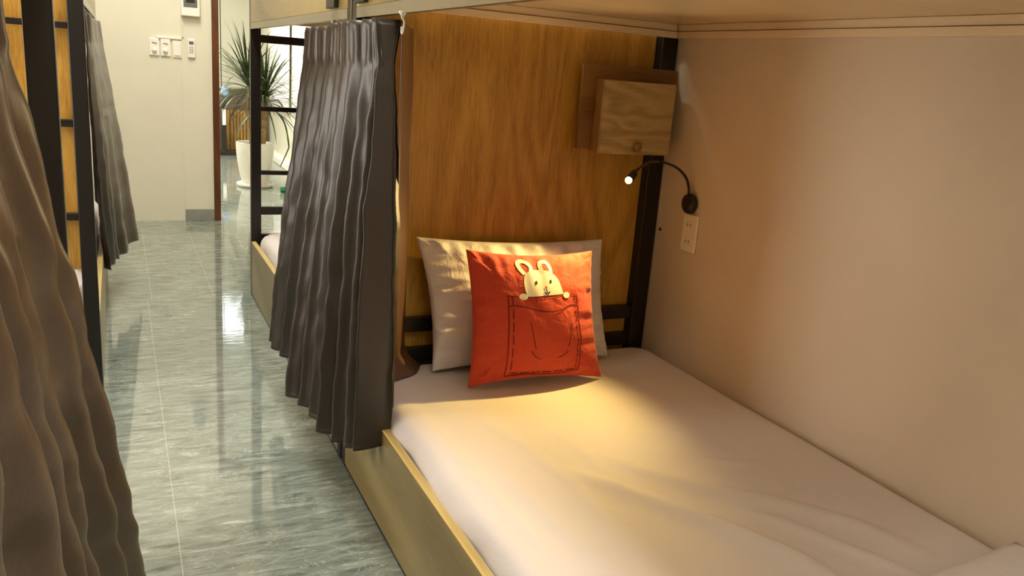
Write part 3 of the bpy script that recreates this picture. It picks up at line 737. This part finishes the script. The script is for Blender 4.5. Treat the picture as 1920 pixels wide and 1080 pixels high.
for k in range(100):
    f = k / 100; el = -0.5 + 1.9 * f ** 0.8
    leaf(bm, (px - 0.06, py + 0.04, 0.90 + 0.13 * f), rnd.uniform(0, 2 * PI), el + rnd.uniform(-.12, .12), rnd.uniform(0.40, 0.62), rnd.uniform(0.007, 0.010), rnd.uniform(0.3, 0.9) * (1.2 - 0.7 * f), rnd)
obj('foliage', bm, M_leaf, t, smooth=True)
bm = bmesh.new(); lf = smoothpath([(px + 0.10, py - 0.01, 0.76), (px + 0.18, py - 0.03, 0.74), (px + 0.27, py - 0.05, 0.62), (px + 0.31, py - 0.05, 0.42), (px + 0.30, py - 0.05, 0.36), (px + 0.23, py - 0.05, 0.20)], 30)
tube(bm, lf, [0.004 + 0.004 * math.sin(PI * i / 30) for i in range(31)], 8); obj('drooping_leaf', bm, M_leaf, t, label='single bent dark leaf hanging to the floor')
def dumbbell(x, y, rz, label):
    t = thing('dumbbell', label, 'dumbbell', (x, y, 0), 'green dumbbells by the plant'); a = Vector((math.cos(rz), math.sin(rz), 0)); z = 0.033
    c = Vector((x, y, z)); bm = bmesh.new(); tube(bm, [c - a * 0.06, c + a * 0.06], 0.013, 14); obj('grip', bm, M_green, t, smooth=True)
    for s in (-1, 1):
        bm = bmesh.new(); q = c + a * 0.06 * s; tube(bm, [q, q + a * 0.012 * s, q + a * 0.045 * s, q + a * 0.055 * s], [0.024, 0.033, 0.033, 0.024], 6); obj('weight', bm, M_green, t)
dumbbell(1.47, 7.92, 0.05, 'green dumbbell on the floor, the one closer to the plant saucer'); dumbbell(1.62, 8.05, 1.2, 'green dumbbell on the floor, the one half behind the dark curtain')
# bamboo screen
bt = thing('bamboo_screen', 'upright bamboo pole screen at the far end of the plant room', 'screen', (1.37, 11.2, 0))
M_bam = plain('bamboo', srgb(150, 112, 52), 0.5, nscale=12, var=0.25)
bm = bmesh.new(); rnd = random.Random(2)
for k in range(9):
    x = 1.23 + k * 0.04; tube(bm, smoothpath([(x, 11.2, 0.03), (x + rnd.uniform(-.004, .004), 11.2, 0.3), (x, 11.2, 0.545 + rnd.uniform(-.01, .01))], 10), [0.017 if q % 4 else 0.019 for q in range(11)], 10)
obj('bamboo_poles', bm, M_bam, bt, smooth=True)
obj('screen_rail', bx(1.215, 11.218, 0.42, 1.57, 11.232, 0.45), M_trunk, bt)
obj('screen_rail', bx(1.215, 11.218, 0.10, 1.57, 11.232, 0.13), M_trunk, bt)
tag(obj('doorstep', bx(0.70, 10.9, 0.0, 1.52, 11.15, 0.045), M_dark, bev=0.004), 'dark low step on the floor in front of the bamboo screen', 'step')
M_brown = plain('brown_panel', srgb(92, 74, 56), 0.5, nscale=10, var=0.08)
tag(obj('wall_panel', bx(0.70, 11.45, 0.0, 1.81, 11.50, 0.80), M_brown, bev=0.003), 'dull brown low partition behind the bamboo screen', 'partition')
t = thing('water_dispenser', 'slim dark stand with a blue-white bottle beside the door jamb', 'stand', (1.19, 11.0, 0.045))
obj('stand', bx(1.165, 10.95, 0.046, 1.215, 11.05, 0.40), M_dark, t, bev=0.004)
obj('paper_sheet', bx(1.170, 10.944, 0.37, 1.212, 10.949, 0.56), M_white, t)
obj('column', bx(1.178, 10.955, 0.40, 1.205, 11.0, 0.72), M_dark, t)
M_blue = plain('blue_glass', srgb(150, 180, 215), 0.1, nscale=20, var=0.1)
bm = bmesh.new(); lathe(bm, (1.205, 10.97, 0.72), [(0.02, 0.0), (0.045, 0.02), (0.05, 0.06), (0.045, 0.10), (0.02, 0.125)], 24); obj('bottle', bm, M_blue, t, smooth=True)
# pale drapes on the far right wall and a dark cable
def drape(x, y0, y1, label):
    bm = bmesh.new(); rows = []
    n = 60
    for j in range(13):
        z = 0.60 + 1.9 * j / 12
        rows.append([bm.verts.new((x + 0.018 * math.sin(2 * PI * i / n * 6 + 0.3 * j / 12), y0 + (y1 - y0) * i / n, z)) for i in range(n + 1)])
    for j in range(12):
        for i in range(n): bm.faces.new((rows[j][i], rows[j][i + 1], rows[j + 1][i + 1], rows[j + 1][i]))
    tag(obj('window_drape', bm, cloth('drape_%s' % y0, srgb(236, 232, 226), 0.8), smooth=True, solid=0.003), label, 'drape')
drape(1.785, 8.5, 9.6, 'pale drape on the far room wall, the one nearer the doorway'); drape(1.785, 9.9, 11.2, 'pale drape on the far room wall, the one farther from the doorway')
bm = bmesh.new(); tube(bm, [(1.215, 11.43, 0.8), (1.212, 11.43, 1.6), (1.212, 11.43, 2.6)], 0.006, 8)
tag(obj('cable', bm, M_dark), 'thin dark vertical cable beside the brown door jamb', 'cable')
